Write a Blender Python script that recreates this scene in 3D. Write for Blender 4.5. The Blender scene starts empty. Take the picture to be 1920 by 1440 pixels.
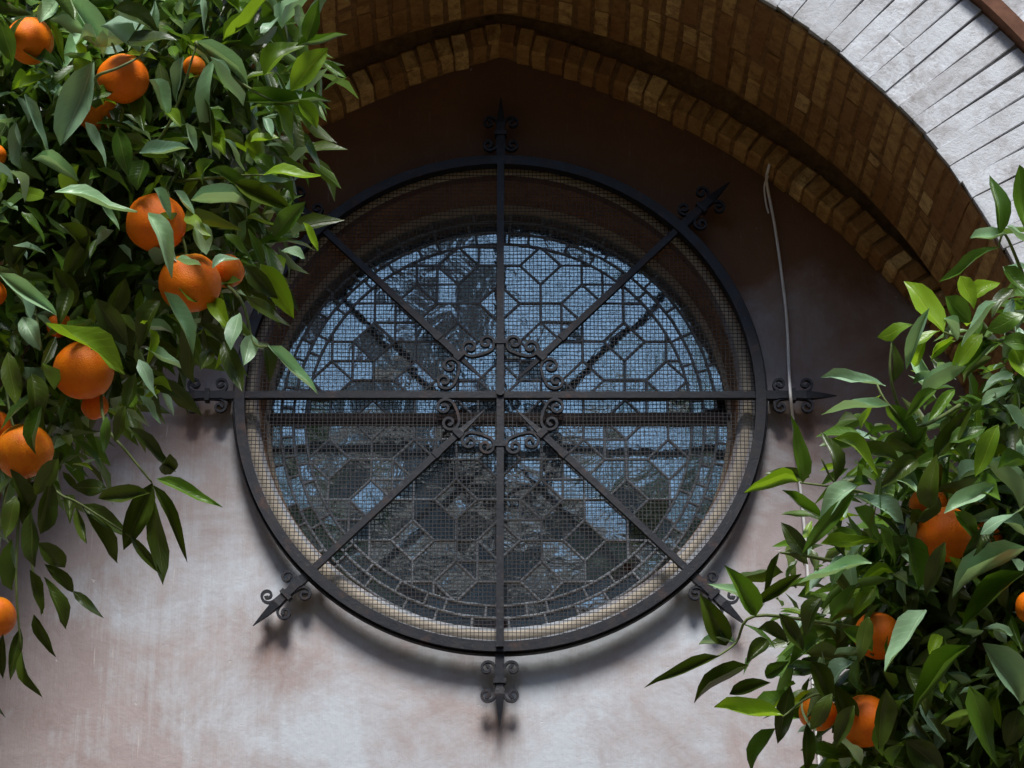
import bpy, bmesh, math, random
from mathutils import Vector, Matrix, noise as mnoise

# ------------------------------------------------------------------ camera, sky, sun, exposure
scene = bpy.context.scene
R_ = math.radians
FPX = 4500.0                      # focal length in photo pixels (photo is 1920 wide)
ALPHA = R_(21.2)                  # upward angle to the window hub
RING = 0.70                       # radius of the iron ring, metres
DIST = RING * FPX / 497.0
CAM = Vector((22 / FPX * DIST, -0.05 - DIST * math.cos(ALPHA), 1.6))
ZC = 1.6 + DIST * math.sin(ALPHA)   # height of the hub
PITCH = ALPHA + math.atan(21 / FPX)
cam_data = bpy.data.cameras.new('camera')
cam_data.sensor_width = 36
cam_data.lens = FPX / 1920 * 36
cam_data.clip_start = 0.05
cam_data.clip_end = 500
cam = bpy.data.objects.new('camera', cam_data)
scene.collection.objects.link(cam)
cam.location = CAM
cam.rotation_euler = (math.pi / 2 + PITCH, 0, 0)
scene.camera = cam

SUN_EL, SUN_AZ = R_(56), R_(180)
world = bpy.data.worlds.new('World')
scene.world = world
world.use_nodes = True
wn = world.node_tree
wn.nodes.clear()
sky = wn.nodes.new('ShaderNodeTexSky')
sky.sky_type = 'NISHITA'
sky.sun_disc = False
sky.sun_elevation = SUN_EL
sky.sun_rotation = SUN_AZ
sky.air_density = 1.0
sky.dust_density = 0.55
sky.ozone_density = 1.2
bg = wn.nodes.new('ShaderNodeBackground')
bg.inputs['Strength'].default_value = 0.06
wo = wn.nodes.new('ShaderNodeOutputWorld')
wn.links.new(sky.outputs[0], bg.inputs[0])
wn.links.new(bg.outputs[0], wo.inputs[0])
sun_data = bpy.data.lights.new('sun', 'SUN')
sun_data.energy = 1.5
sun_data.angle = R_(18)
sun_data.color = (1.0, 0.985, 0.965)
sun = bpy.data.objects.new('sun', sun_data)
scene.collection.objects.link(sun)
sun.rotation_euler = (math.pi / 2 - SUN_EL, 0, 0)     # light travels towards +y and down
sun.location = (0, -8, 12)
vs = scene.view_settings
vs.view_transform = 'Standard'
vs.look = 'None'
vs.exposure = 1.62
vs.gamma = 1.0
vs.use_curve_mapping = False
scene.cycles.use_denoising = True
scene.cycles.use_adaptive_sampling = True
scene.cycles.adaptive_threshold = 0.02
scene.cycles.max_bounces = 4
scene.cycles.diffuse_bounces = 3
scene.cycles.transmission_bounces = 2
scene.cycles.glossy_bounces = 2
scene.cycles.caustics_reflective = False
scene.cycles.caustics_refractive = False
scene.cycles.transparent_max_bounces = 12

# ------------------------------------------------------------------ helpers
COL = scene.collection
FW = Vector((0, math.cos(PITCH), math.sin(PITCH)))
UP = Vector((0, -math.sin(PITCH), math.cos(PITCH)))
RT = Vector((1, 0, 0))
def ray(x, y): return FW + RT * ((x - 960) / FPX) - UP * ((y - 720) / FPX)
def on_y(x, y, Y):
    r = ray(x, y); return CAM + r * ((Y - CAM.y) / r.y)
def at(x, y, depth): return CAM + ray(x, y) * depth
def proj(p):
    v = Vector(p) - CAM; z = v.dot(FW); return 960 + FPX * v.dot(RT) / z, 720 - FPX * v.dot(UP) / z

class MB:
    """collects simple shapes for one mesh"""
    def __init__(s): s.v = []; s.f = []
    def add(s, vs_, fs):
        o = len(s.v); s.v += [tuple(p) for p in vs_]; s.f += [tuple(i + o for i in q) for q in fs]
    def box(s, c, sz, M=None):
        cx, cy, cz = c; a, b, d = sz[0] / 2, sz[1] / 2, sz[2] / 2
        vs_ = [Vector((cx + i * a, cy + j * b, cz + k * d)) for i in (-1, 1) for j in (-1, 1) for k in (-1, 1)]
        if M: vs_ = [M @ v for v in vs_]
        s.add(vs_, [(0, 1, 3, 2), (4, 6, 7, 5), (0, 4, 5, 1), (2, 3, 7, 6), (0, 2, 6, 4), (1, 5, 7, 3)])
    def sweep(s, pts, frame_n, w, h, closed=False, caps=True, sides=4):
        """sweep a section along pts. frame_n: constant vector normal to the plane of the path.
        w: half size in the plane, h: half size along frame_n (float or list)"""
        n = len(pts); o = len(s.v); N = Vector(frame_n).normalized()
        for i, p in enumerate(pts):
            if closed: t = pts[(i + 1) % n] - pts[i - 1]
            else: t = pts[min(i + 1, n - 1)] - pts[max(i - 1, 0)]
            t.normalize(); b = t.cross(N); b.normalize()
            ww = w[i] if isinstance(w, (list, tuple)) else w
            hh = h[i] if isinstance(h, (list, tuple)) else h
            if sides == 4:
                for (a, c) in ((-1, -1), (1, -1), (1, 1), (-1, 1)): s.v.append(tuple(p + b * (a * ww) + N * (c * hh)))
            else:
                for k in range(sides):
                    g = 2 * math.pi * k / sides
                    s.v.append(tuple(p + b * (math.cos(g) * ww) + N * (math.sin(g) * hh)))
        m = n if closed else n - 1
        for i in range(m):
            a = o + i * sides; b_ = o + ((i + 1) % n) * sides
            for k in range(sides):
                k2 = (k + 1) % sides
                s.f.append((a + k, a + k2, b_ + k2, b_ + k))
        if caps and not closed:
            s.f.append(tuple(o + k for k in reversed(range(sides))))
            s.f.append(tuple(o + (n - 1) * sides + k for k in range(sides)))
    def tube(s, pts, rad, sides=6):
        """round tube with parallel-transported frame"""
        n = len(pts); o = len(s.v); prev = None
        for i, p in enumerate(pts):
            t = (pts[min(i + 1, n - 1)] - pts[max(i - 1, 0)]).normalized()
            if prev is None:
                prev = t.cross(Vector((0.3, 0.5, 0.81)))
                if prev.length < 0.05: prev = t.cross(Vector((1, 0, 0)))
            b = (prev - t * prev.dot(t)).normalized(); prev = b; c = t.cross(b)
            r = rad[i] if isinstance(rad, (list, tuple)) else rad
            for k in range(sides):
                g = 2 * math.pi * k / sides
                s.v.append(tuple(p + (b * math.cos(g) + c * math.sin(g)) * r))
        for i in range(n - 1):
            a = o + i * sides; b_ = a + sides
            for k in range(sides):
                k2 = (k + 1) % sides; s.f.append((a + k, a + k2, b_ + k2, b_ + k))
        s.f.append(tuple(o + k for k in reversed(range(sides)))); s.f.append(tuple(o + (n - 1) * sides + k for k in range(sides)))
    def mesh(s, name, mat, smooth=False):
        me = bpy.data.meshes.new(name); me.from_pydata(s.v, [], s.f)
        bm = bmesh.new(); bm.from_mesh(me); bmesh.ops.recalc_face_normals(bm, faces=bm.faces); bm.to_mesh(me); bm.free()
        if mat: me.materials.append(mat)
        if smooth:
            me.polygons.foreach_set('use_smooth', [True] * len(me.polygons))
        return me
    def build(s, name, mat, parent=None, smooth=False):
        return link(name, s.mesh(name, mat, smooth), parent)
def link(name, me, parent=None):
    o = bpy.data.objects.new(name, me); COL.objects.link(o)
    if parent: o.parent = parent
    return o
def tag(o, label=None, cat=None, group=None, kind=None):
    if label: o['label'] = label
    if cat: o['category'] = cat
    if group: o['group'] = group
    if kind: o['kind'] = kind
    return o
def empty(name, loc=(0, 0, 0)):
    o = bpy.data.objects.new(name, None); COL.objects.link(o); o.location = loc; o.empty_display_size = 0.1
    bpy.context.view_layer.update()
    return o
def adopt(o, root):
    """parent o to root, keeping it where it stands (mesh built in world coordinates)"""
    o.parent = root; o.matrix_parent_inverse = Matrix.Translation(-root.location)
    return o

# ------------------------------------------------------------------ materials
class NT:
    def __init__(s, name):
        s.m = bpy.data.materials.new(name); s.m.use_nodes = True; s.t = s.m.node_tree; s.t.nodes.clear()
        s.out = s.n('ShaderNodeOutputMaterial'); s.p = s.n('ShaderNodeBsdfPrincipled')
        s.l(s.p.outputs[0], s.out.inputs[0])
    def n(s, typ, **kw):
        nd = s.t.nodes.new(typ)
        for k, v in kw.items(): setattr(nd, k, v)
        return nd
    def l(s, a, b): s.t.links.new(a, b)
    def set(s, **kw):
        for k, v in kw.items(): s.p.inputs[k.replace('_', ' ')].default_value = v
    def coord(s, which='Object', scale=(1, 1, 1)):
        c = s.n('ShaderNodeTexCoord'); m = s.n('ShaderNodeMapping'); m.inputs['Scale'].default_value = scale
        s.l(c.outputs[which], m.inputs[0]); return m.outputs[0]
    def pos(s, scale=(1, 1, 1)):
        c = s.n('ShaderNodeNewGeometry'); m = s.n('ShaderNodeMapping'); m.inputs['Scale'].default_value = scale
        s.l(c.outputs['Position'], m.inputs[0]); return m.outputs[0]
    def noise(s, vec, scale, detail=4, rough=0.6, dist=0.0):
        t = s.n('ShaderNodeTexNoise'); t.inputs['Scale'].default_value = scale; t.inputs['Detail'].default_value = detail
        t.inputs['Roughness'].default_value = rough; t.inputs['Distortion'].default_value = dist
        s.l(vec, t.inputs['Vector']); return t.outputs['Fac']
    def ramp(s, fac, stops, interp='LINEAR'):
        r = s.n('ShaderNodeValToRGB'); e = r.color_ramp; e.interpolation = interp
        while len(e.elements) < len(stops): e.elements.new(0.5)
        for el, (p, c) in zip(e.elements, stops):
            el.position = p; el.color = (c, c, c, 1) if isinstance(c, (int, float)) else (*c, 1)
        s.l(fac, r.inputs[0]); return r.outputs[0]
    def mix(s, fac, a, b, mode='MIX'):
        m = s.n('ShaderNodeMix', data_type='RGBA', blend_type=mode)
        for sock, v in ((m.inputs['Factor'], fac), (m.inputs['A'], a), (m.inputs['B'], b)):
            if isinstance(v, (int, float)): sock.default_value = v
            elif isinstance(v, tuple): sock.default_value = (*v, 1)
            else: s.l(v, sock)
        return m.outputs['Result']
    def math(s, op, a, b=0.0):
        m = s.n('ShaderNodeMath', operation=op)
        for sock, v in ((m.inputs[0], a), (m.inputs[1], b)):
            if isinstance(v, (int, float)): sock.default_value = v
            else: s.l(v, sock)
        return m.outputs[0]
    def rnd(s): return s.n('ShaderNodeObjectInfo').outputs['Random']
    def bump(s, h, strength=0.3, dist=0.01):
        b = s.n('ShaderNodeBump'); b.inputs['Strength'].default_value = strength; b.inputs['Distance'].default_value = dist
        s.l(h, b.inputs['Height']); s.l(b.outputs[0], s.p.inputs['Normal']); return b
    def base(s, c): s.l(c, s.p.inputs['Base Color'])

def mat_plaster():
    t = NT('plaster'); v = t.pos()
    big = t.noise(v, 2.3, 6, 0.66, 0.5)
    med = t.noise(v, 6, 6, 0.7, 0.3)
    fine = t.noise(v, 60, 4, 0.6)
    streak = t.noise(t.pos((42, 42, 1.6)), 1.0, 4, 0.65)
    streak2 = t.noise(t.pos((150, 150, 9)), 1.0, 4, 0.65)
    # worn limewash over pink render, more worn towards the left (negative x) side
    sx = t.n('ShaderNodeSeparateXYZ'); t.l(t.pos(), sx.inputs[0])
    left = t.n('ShaderNodeMapRange'); left.inputs['From Min'].default_value = -0.35; left.inputs['From Max'].default_value = -1.05
    t.l(sx.outputs['X'], left.inputs['Value'])
    wear = t.math('ADD', t.math('MULTIPLY', big, 0.95), t.math('MULTIPLY', med, 0.35))
    right = t.n('ShaderNodeMapRange'); right.inputs['From Min'].default_value = 0.25; right.inputs['From Max'].default_value = 0.7
    t.l(sx.outputs['X'], right.inputs['Value'])
    wear = t.math('ADD', wear, t.math('ADD', t.math('MULTIPLY', left.outputs[0], 0.15), t.math('MULTIPLY', right.outputs[0], 0.12)))
    wear = t.math('ADD', wear, t.math('MULTIPLY', t.math('SUBTRACT', streak, 0.5), t.math('ADD', 0.06, t.math('MULTIPLY', left.outputs[0], 0.22))))
    pink = t.mix(t.ramp(med, [(0.3, 0.0), (0.7, 1.0)]), (0.345, 0.275, 0.26), (0.45, 0.39, 0.38))
    lime = t.mix(fine, (0.49, 0.515, 0.545), (0.60, 0.635, 0.675))
    c = t.mix(t.ramp(wear, [(0.60, 0.0), (0.80, 1.0)]), lime, pink)
    # bare terracotta render higher up, darkened to paint in shade under the arch
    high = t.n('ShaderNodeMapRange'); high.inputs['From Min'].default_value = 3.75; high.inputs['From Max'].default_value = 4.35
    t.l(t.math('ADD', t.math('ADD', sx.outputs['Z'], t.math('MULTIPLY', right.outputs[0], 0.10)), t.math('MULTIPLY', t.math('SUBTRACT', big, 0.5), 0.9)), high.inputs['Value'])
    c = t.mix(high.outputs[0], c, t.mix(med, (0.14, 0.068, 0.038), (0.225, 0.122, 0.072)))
    drip = t.math('MULTIPLY', t.ramp(streak2, [(0.62, 0.0), (0.72, 1.0)]), t.math('ADD', 0.16, t.math('MULTIPLY', left.outputs[0], 0.45)))
    c = t.mix(drip, c, (0.68, 0.62, 0.58))
    stain = t.ramp(t.noise(v, 3.1, 6, 0.75), [(0.6, 0.0), (0.78, 1.0)])
    c = t.mix(t.math('MULTIPLY', stain, 0.35), c, (0.30, 0.215, 0.195))
    # soft shadow below the iron finials, painted into the plaster as brown patches
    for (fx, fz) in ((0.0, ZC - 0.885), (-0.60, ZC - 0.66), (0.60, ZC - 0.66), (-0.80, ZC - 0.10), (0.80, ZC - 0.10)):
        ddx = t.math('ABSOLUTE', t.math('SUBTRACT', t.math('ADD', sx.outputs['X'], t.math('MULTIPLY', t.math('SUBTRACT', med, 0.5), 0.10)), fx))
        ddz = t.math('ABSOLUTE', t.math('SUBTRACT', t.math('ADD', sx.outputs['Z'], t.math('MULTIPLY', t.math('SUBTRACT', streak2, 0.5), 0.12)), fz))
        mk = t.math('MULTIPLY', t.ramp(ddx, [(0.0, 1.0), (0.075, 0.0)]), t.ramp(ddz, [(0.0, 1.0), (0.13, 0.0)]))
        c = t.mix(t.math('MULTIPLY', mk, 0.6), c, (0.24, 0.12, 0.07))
    chip = t.ramp(t.noise(v, 34, 3, 0.6), [(0.70, 0.0), (0.73, 1.0)])
    c = t.mix(t.math('MULTIPLY', chip, 0.6), c, (0.66, 0.63, 0.60))
    t.base(c); t.set(Roughness=0.92); t.p.inputs['Specular IOR Level'].default_value = 0.2
    h = t.math('ADD', t.math('MULTIPLY', med, 1.3), t.math('MULTIPLY', fine, 0.4))
    h = t.math('ADD', h, t.math('MULTIPLY', chip, -0.3)); h = t.math('ADD', h, t.math('MULTIPLY', streak2, 0.35)); t.bump(h, 0.5, 0.006)
    return t.m
def mat_simple(name, col, rough=0.8, var=0.25, scale=20, bump=0.2, spec=0.4, metal=0.0):
    t = NT(name); v = t.pos(); nz = t.noise(v, scale, 4, 0.65)
    dark = tuple(c * (1 - var) for c in col); lite = tuple(min(1, c * (1 + var)) for c in col)
    t.base(t.mix(t.ramp(nz, [(0.3, 0.0), (0.7, 1.0)]), dark, lite))
    t.set(Roughness=rough, Metallic=metal); t.p.inputs['Specular IOR Level'].default_value = spec
    t.bump(nz, bump, 0.004)
    return t.m
def mat_brick(name, stops, mott, rough=0.9, film=None, bumpd=0.006):
    t = NT(name); v = t.pos(); r = t.rnd()
    c = t.ramp(r, stops)
    n1 = t.noise(v, 26, 6, 0.7, 0.4); n2 = t.noise(v, 110, 5, 0.7); n3 = t.noise(v, 7, 4, 0.6)
    c = t.mix(t.ramp(n1, [(0.42, 0.0), (0.7, 1.0)]), c, mott)
    c = t.mix(t.math('MULTIPLY', t.ramp(n2, [(0.5, 0.0), (0.75, 1.0)]), 0.4), c, tuple(x * 0.45 for x in mott))
    if film: c = t.mix(t.math('MULTIPLY', t.ramp(n3, [(0.40, 0.0), (0.66, 1.0)]), 0.7), c, film)
    t.base(c); t.set(Roughness=rough); t.p.inputs['Specular IOR Level'].default_value = 0.25
    t.bump(t.math('ADD', n1, t.math('MULTIPLY', n2, 0.6)), 0.7, bumpd)
    return t.m
def mat_iron():
    t = NT('wrought_iron'); v = t.pos(); n1 = t.noise(v, 35, 6, 0.7); n2 = t.noise(v, 150, 3, 0.6)
    c = t.mix(t.ramp(n1, [(0.5, 0.0), (0.75, 1.0)]), (0.009, 0.010, 0.015), (0.022, 0.016, 0.014))
    c = t.mix(t.math('MULTIPLY', t.ramp(t.noise(v, 14, 6, 0.75), [(0.55, 0.0), (0.68, 1.0)]), 0.65), c, (0.075, 0.032, 0.018))
    c = t.mix(t.math('MULTIPLY', t.ramp(t.noise(v, 90, 3, 0.7), [(0.62, 0.0), (0.7, 1.0)]), 0.5), c, (0.10, 0.10, 0.105))
    t.base(c); t.l(t.ramp(n1, [(0.2, 0.38), (0.8, 0.62)]), t.p.inputs['Roughness'])
    t.p.inputs['Specular IOR Level'].default_value = 0.4
    t.bump(t.math('ADD', n1, t.math('MULTIPLY', n2, 0.4)), 0.35, 0.003)
    return t.m
def mat_glass():
    t = NT('old_leaded_glass'); v = t.pos(); r = t.rnd()
    t.base(t.ramp(r, [(0.0, (0.045, 0.060, 0.080)), (0.62, (0.085, 0.115, 0.145)), (0.80, (0.060, 0.075, 0.092)), (0.90, (0.070, 0.088, 0.108)), (0.93, (0.035, 0.014, 0.010)), (1.0, (0.030, 0.016, 0.012))]))
    t.set(Roughness=0.06); t.p.inputs['IOR'].default_value = 5.0; t.p.inputs['Specular Tint'].default_value = (0.78, 0.98, 1.0, 1)
    n1 = t.noise(v, 16, 3, 0.5, 0.8); n2 = t.noise(v, 70, 2, 0.5)
    t.bump(t.math('ADD', n1, t.math('MULTIPLY', n2, 0.04)), 0.042, 0.02)
    return t.m
def mat_leaf(name, top, under, rough=0.4, transl=0.25, var=0.4, spec=0.5):
    t = NT(name); r = t.rnd()
    uvn = t.n('ShaderNodeUVMap'); sx = t.n('ShaderNodeSeparateXYZ'); t.l(uvn.outputs[0], sx.inputs[0])
    at_ = t.n('ShaderNodeAttribute'); at_.attribute_name = 'tone'
    rr = t.math('FRACT', t.math('ADD', r, at_.outputs['Fac']))
    lo = tuple(c * (1 - var) for c in top); hi = (min(1, top[0] * (1 + var * 1.5)), min(1, top[1] * (1 + var)), top[2] * (1 + var * 0.4))
    c = t.mix(rr, lo, hi)
    nz = t.noise(t.pos(), 40, 4, 0.6)
    c = t.mix(t.math('MULTIPLY', nz, 0.35), c, tuple(x * 0.6 for x in top))
    blot = t.ramp(t.noise(t.pos(), 75, 3, 0.7), [(0.66, 0.0), (0.72, 1.0)])
    c = t.mix(t.math('MULTIPLY', blot, 0.35), c, (0.16, 0.12, 0.03))
    # midrib and side veins, a little paler
    du = t.math('ABSOLUTE', t.math('SUBTRACT', sx.outputs['X'], 0.5))
    rib = t.ramp(du, [(0.012, 1.0), (0.04, 0.0)])
    vein = t.math('FRACT', t.math('MULTIPLY', t.math('SUBTRACT', sx.outputs['Y'], t.math('MULTIPLY', du, 0.5)), 9.0))
    vr = t.ramp(vein, [(0.0, 1.0), (0.12, 0.0)])
    pal = (min(1, top[0] * 1.9 + 0.03), min(1, top[1] * 1.5 + 0.03), top[2] * 1.4 + 0.02)
    c = t.mix(t.math('MULTIPLY', rib, 0.7), c, pal); c = t.mix(t.math('MULTIPLY', vr, 0.18), c, pal)
    geo = t.n('ShaderNodeNewGeometry')
    c2 = t.mix(geo.outputs['Backfacing'], c, under)
    t.base(c2); t.set(Roughness=rough); t.p.inputs['Specular IOR Level'].default_value = spec
    t.bump(t.math('ADD', t.math('ADD', nz, t.math('MULTIPLY', rib, -0.8)), t.math('MULTIPLY', vr, -0.25)), 0.4, 0.002)
    tr = t.n('ShaderNodeBsdfTranslucent'); tc = t.mix(0.5, c, (top[0] * 2.2, top[1] * 1.9, top[2] * 0.6)); t.l(tc, tr.inputs[0])
    ms = t.n('ShaderNodeMixShader'); ms.inputs[0].default_value = transl
    t.l(t.p.outputs[0], ms.inputs[1]); t.l(tr.outputs[0], ms.inputs[2]); t.l(ms.outputs[0], t.out.inputs[0])
    return t.m
def mat_orange():
    t = NT('orange_peel'); v = t.coord('Object'); r = t.rnd()
    n1 = t.noise(v, 3, 4, 0.6); n2 = t.n('ShaderNodeTexVoronoi'); n2.inputs['Scale'].default_value = 26; t.l(v, n2.inputs['Vector'])
    c = t.mix(r, (0.95, 0.175, 0.002), (0.98, 0.27, 0.003))
    c = t.mix(t.ramp(n1, [(0.45, 0.0), (0.75, 0.7)]), c, (0.84, 0.13, 0.002))
    sp = t.ramp(t.noise(v, 9, 3, 0.7), [(0.70, 0.0), (0.76, 1.0)])
    c = t.mix(t.math('MULTIPLY', sp, 0.6), c, (0.30, 0.10, 0.02))
    so = t.n('ShaderNodeSeparateXYZ'); t.l(v, so.inputs[0])
    c = t.mix(t.math('MULTIPLY', t.ramp(t.math('ADD', so.outputs['Z'], t.math('MULTIPLY', n1, 0.3)), [(0.86, 0.0), (1.06, 1.0)]), 0.45), c, (0.42, 0.36, 0.03))
    t.base(c); t.set(Roughness=0.48); t.p.inputs['Specular IOR Level'].default_value = 0.35; t.p.inputs['Subsurface Weight'].default_value = 0.12
    t.p.inputs['Subsurface Radius'].default_value = (0.012, 0.004, 0.001)
    t.bump(n2.outputs['Distance'], 0.35, 0.0016)
    return t.m

M = dict(
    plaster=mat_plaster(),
    cream=mat_simple('cream_surround', (0.66, 0.57, 0.45), 0.9, 0.16, 30, 0.25, 0.2),
    reveal=mat_simple('reveal_render', (0.36, 0.21, 0.12), 0.9, 0.25, 18, 0.3, 0.2),
    soffit=mat_brick('ochre_brick', [(0.0, (0.32, 0.165, 0.06)), (0.4, (0.46, 0.265, 0.09)), (0.75, (0.58, 0.37, 0.13)), (1.0, (0.76, 0.54, 0.23))], (0.24, 0.115, 0.042)),
    mortar=mat_simple('dark_mortar', (0.25, 0.145, 0.065), 0.95, 0.35, 40, 0.5, 0.1),
    white=mat_brick('whitewashed_brick', [(0.0, (0.42, 0.41, 0.40)), (0.3, (0.56, 0.565, 0.57)), (0.7, (0.63, 0.645, 0.66)), (1.0, (0.72, 0.74, 0.76))], (0.36, 0.335, 0.32), 0.9, (0.64, 0.66, 0.68), 0.005),
    wmortar=mat_simple('pale_mortar', (0.27, 0.25, 0.24), 0.95, 0.35, 40, 0.5, 0.1),
    moulding=mat_simple('brown_moulding', (0.16, 0.075, 0.045), 0.85, 0.3, 25, 0.4, 0.2),
    facade=mat_simple('white_facade', (0.68, 0.67, 0.66), 0.9, 0.12, 8, 0.3, 0.2),
    iron=mat_iron(),
    wire=mat_simple('rusty_wire', (0.016, 0.013, 0.013), 0.6, 0.3, 60, 0.1, 0.5),
    lead=mat_simple('lead_came', (0.30, 0.335, 0.37), 0.45, 0.3, 40, 0.2, 0.7),
    frame=mat_simple('dark_window_frame', (0.06, 0.034, 0.026), 0.6, 0.3, 30, 0.2, 0.4),
    glass=mat_glass(),
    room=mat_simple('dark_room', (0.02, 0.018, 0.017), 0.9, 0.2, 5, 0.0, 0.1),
    cable=mat_simple('white_cable', (0.80, 0.78, 0.75), 0.5, 0.1, 30, 0.05, 0.4),
    bark=mat_simple('bark', (0.13, 0.10, 0.07), 0.9, 0.4, 40, 0.8, 0.2),
    twig=mat_simple('green_twig', (0.13, 0.17, 0.05), 0.6, 0.3, 60, 0.3, 0.4),
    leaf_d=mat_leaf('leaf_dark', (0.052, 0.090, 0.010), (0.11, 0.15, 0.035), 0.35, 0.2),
    leaf_g=mat_leaf('leaf_green', (0.080, 0.180, 0.018), (0.14, 0.23, 0.055), 0.35, 0.25),
    leaf_l=mat_leaf('leaf_young', (0.205, 0.37, 0.022), (0.25, 0.39, 0.05), 0.36, 0.4, 0.3),
    leaf_p=mat_leaf('leaf_pale', (0.29, 0.50, 0.33), (0.38, 0.55, 0.40), 0.36, 0.2, 0.4, 0.5),
    orange=mat_orange(),
    calyx=mat_simple('calyx', (0.10, 0.14, 0.04), 0.7, 0.3, 60, 0.3, 0.3),
    ground=mat_simple('courtyard_paving', (0.17, 0.13, 0.09), 0.9, 0.25, 3, 0.3, 0.2),
    far_wall=mat_simple('far_wall', (0.21, 0.215, 0.235), 0.9, 0.2, 2, 0.2, 0.2),
    far_tower=mat_simple('far_tower', (0.22, 0.21, 0.21), 0.9, 0.2, 2, 0.2, 0.2),
    far_roof=mat_simple('far_roof', (0.16, 0.10, 0.075), 0.9, 0.3, 4, 0.4, 0.2),
    far_glass=mat_simple('far_glass', (0.03, 0.035, 0.045), 0.1, 0.1, 2, 0.0, 0.6),
)
rng = random.Random(11)

# ------------------------------------------------------------------ ground
g = MB(); g.add([(-250, -250, 0), (250, -250, 0), (250, 250, 0), (-250, 250, 0)], [(0, 1, 2, 3)])
tag(g.build('ground', M['ground']), kind='structure')

# ------------------------------------------------------------------ plaster wall with round opening
OPX, OPZ = on_y(935, 745, 0).x, 0.5 * (on_y(937, 337, 0).z + on_y(937, 1173, 0).z)
OPR = 0.635
GY = 0.165                                                     # plane of the leaded glass
GLX, GLZ, GR = OPX, on_y(937, 787, 0.165).z, 0.6335
NSEG = 128
wall = MB()
W, H0, H1 = 2.2, 0.0, 6.2
outer = []
for i in range(NSEG):
    a = 2 * math.pi * (i + 0.5) / NSEG; dx, dz = math.cos(a), math.sin(a)
    ts = []
    if dx > 1e-6: ts.append((W - OPX) / dx)
    if dx < -1e-6: ts.append((-W - OPX) / dx)
    if dz > 1e-6: ts.append((H1 - OPZ) / dz)
    if dz < -1e-6: ts.append((H0 - OPZ) / dz)
    outer.append(min(ts))
vsx = []
for i in range(NSEG):
    a = 2 * math.pi * (i + 0.5) / NSEG; dx, dz = math.cos(a), math.sin(a)
    for k, (r, y) in enumerate(((OPR + 0.004, 0.014), (OPR + 0.012, 0.003), (OPR + 0.03, 0.0), (OPR + 0.3, 0.0), (outer[i], 0.0), (outer[i], 0.4))):
        vsx.append((OPX + dx * r, y, OPZ + dz * r))
K = 6
fs = [(i * K + k, i * K + k + 1, ((i + 1) % NSEG) * K + k + 1, ((i + 1) % NSEG) * K + k) for i in range(NSEG) for k in range(K - 1)]
wall.add(vsx, fs)
wall_root = empty('plaster_wall', (0, 0, 0))
tag(wall_root, 'weathered pink plaster wall with limewash patches inside the brick arch', 'wall')
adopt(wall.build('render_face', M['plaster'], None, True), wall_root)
rv = MB(); vsx = []
for i in range(NSEG):
    a = 2 * math.pi * (i + 0.5) / NSEG; dx, dz = math.cos(a), math.sin(a)
    for (r, y) in ((OPR + 0.004, 0.014), (OPR, 0.03), (OPR - 0.002, GY + 0.06)): vsx.append((OPX + dx * r, y, OPZ + dz * r))
rv.add(vsx, [(i * 3 + k, i * 3 + k + 1, ((i + 1) % NSEG) * 3 + k + 1, ((i + 1) % NSEG) * 3 + k) for i in range(NSEG) for k in range(2)])
adopt(rv.build('window_reveal', M['reveal'], None, True), wall_root)
# cream painted margin round the opening, a thin coat proud of the wall
mg = MB(); vsx = []
for i in range(NSEG):
    a = 2 * math.pi * i / NSEG; dx, dz = math.cos(a), math.sin(a)
    ro = 0.668 + 0.008 * mnoise.noise(Vector((dx * 2.2, dz * 2.2, 3)))
    for (r, y) in ((OPR + 0.014, 0.004), (OPR + 0.02, -0.004), (ro, -0.004), (ro + 0.008, 0.001)): vsx.append((OPX + dx * r, y, OPZ + dz * r))
mg.add(vsx, [(i * 4 + k, i * 4 + k + 1, ((i + 1) % NSEG) * 4 + k + 1, ((i + 1) % NSEG) * 4 + k) for i in range(NSEG) for k in range(3)])
mo = adopt(mg.build('painted_margin', M['cream'], None, True), wall_root); mo['label'] = 'cream painted margin round the window opening'

# ------------------------------------------------------------------ brick arch
FX, FZ, FR = -0.262, 3.405, 1.605          # centre and radius of the right half of the front arris (left half mirrored)
LX, LZ, LR = -0.645, 2.783, 2.238          # inner lip
YF = -0.66
TH0 = math.asin(-FX / FR)                   # angle from vertical at the apex
def lip_rho(th):
    # distance from the front centre to the lip circle along direction th
    d = Vector((math.sin(th), math.cos(th))); c = Vector((LX - FX, LZ - FZ))
    b = d.dot(c); return b + math.sqrt(b * b - c.dot(c) + LR * LR)
def lip_r(th): return min(lip_rho(th), FR - 0.022)
def arch_pt(th, rho, y, side):
    x = FX + rho * math.sin(th); z = FZ + rho * math.cos(th)
    return Vector((side * x, y, z))
def arch_frame(th, side):
    rad = Vector((side * math.sin(th), 0, math.cos(th))); tan = Vector((side * math.cos(th), 0, -math.sin(th)))
    return rad, tan
PITCHB = 0.0505
rows = []
nrow = int((math.pi / 2 - TH0) * FR / PITCHB)
for side in (1, -1):
    for i in range(nrow): rows.append((side, TH0 + (i + 0.5) * PITCHB / FR))
arch = empty('brick_arch', (0, YF, 0))
tag(arch, 'pointed ochre brick arch with stepped soffit over the round window', 'arch')
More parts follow.
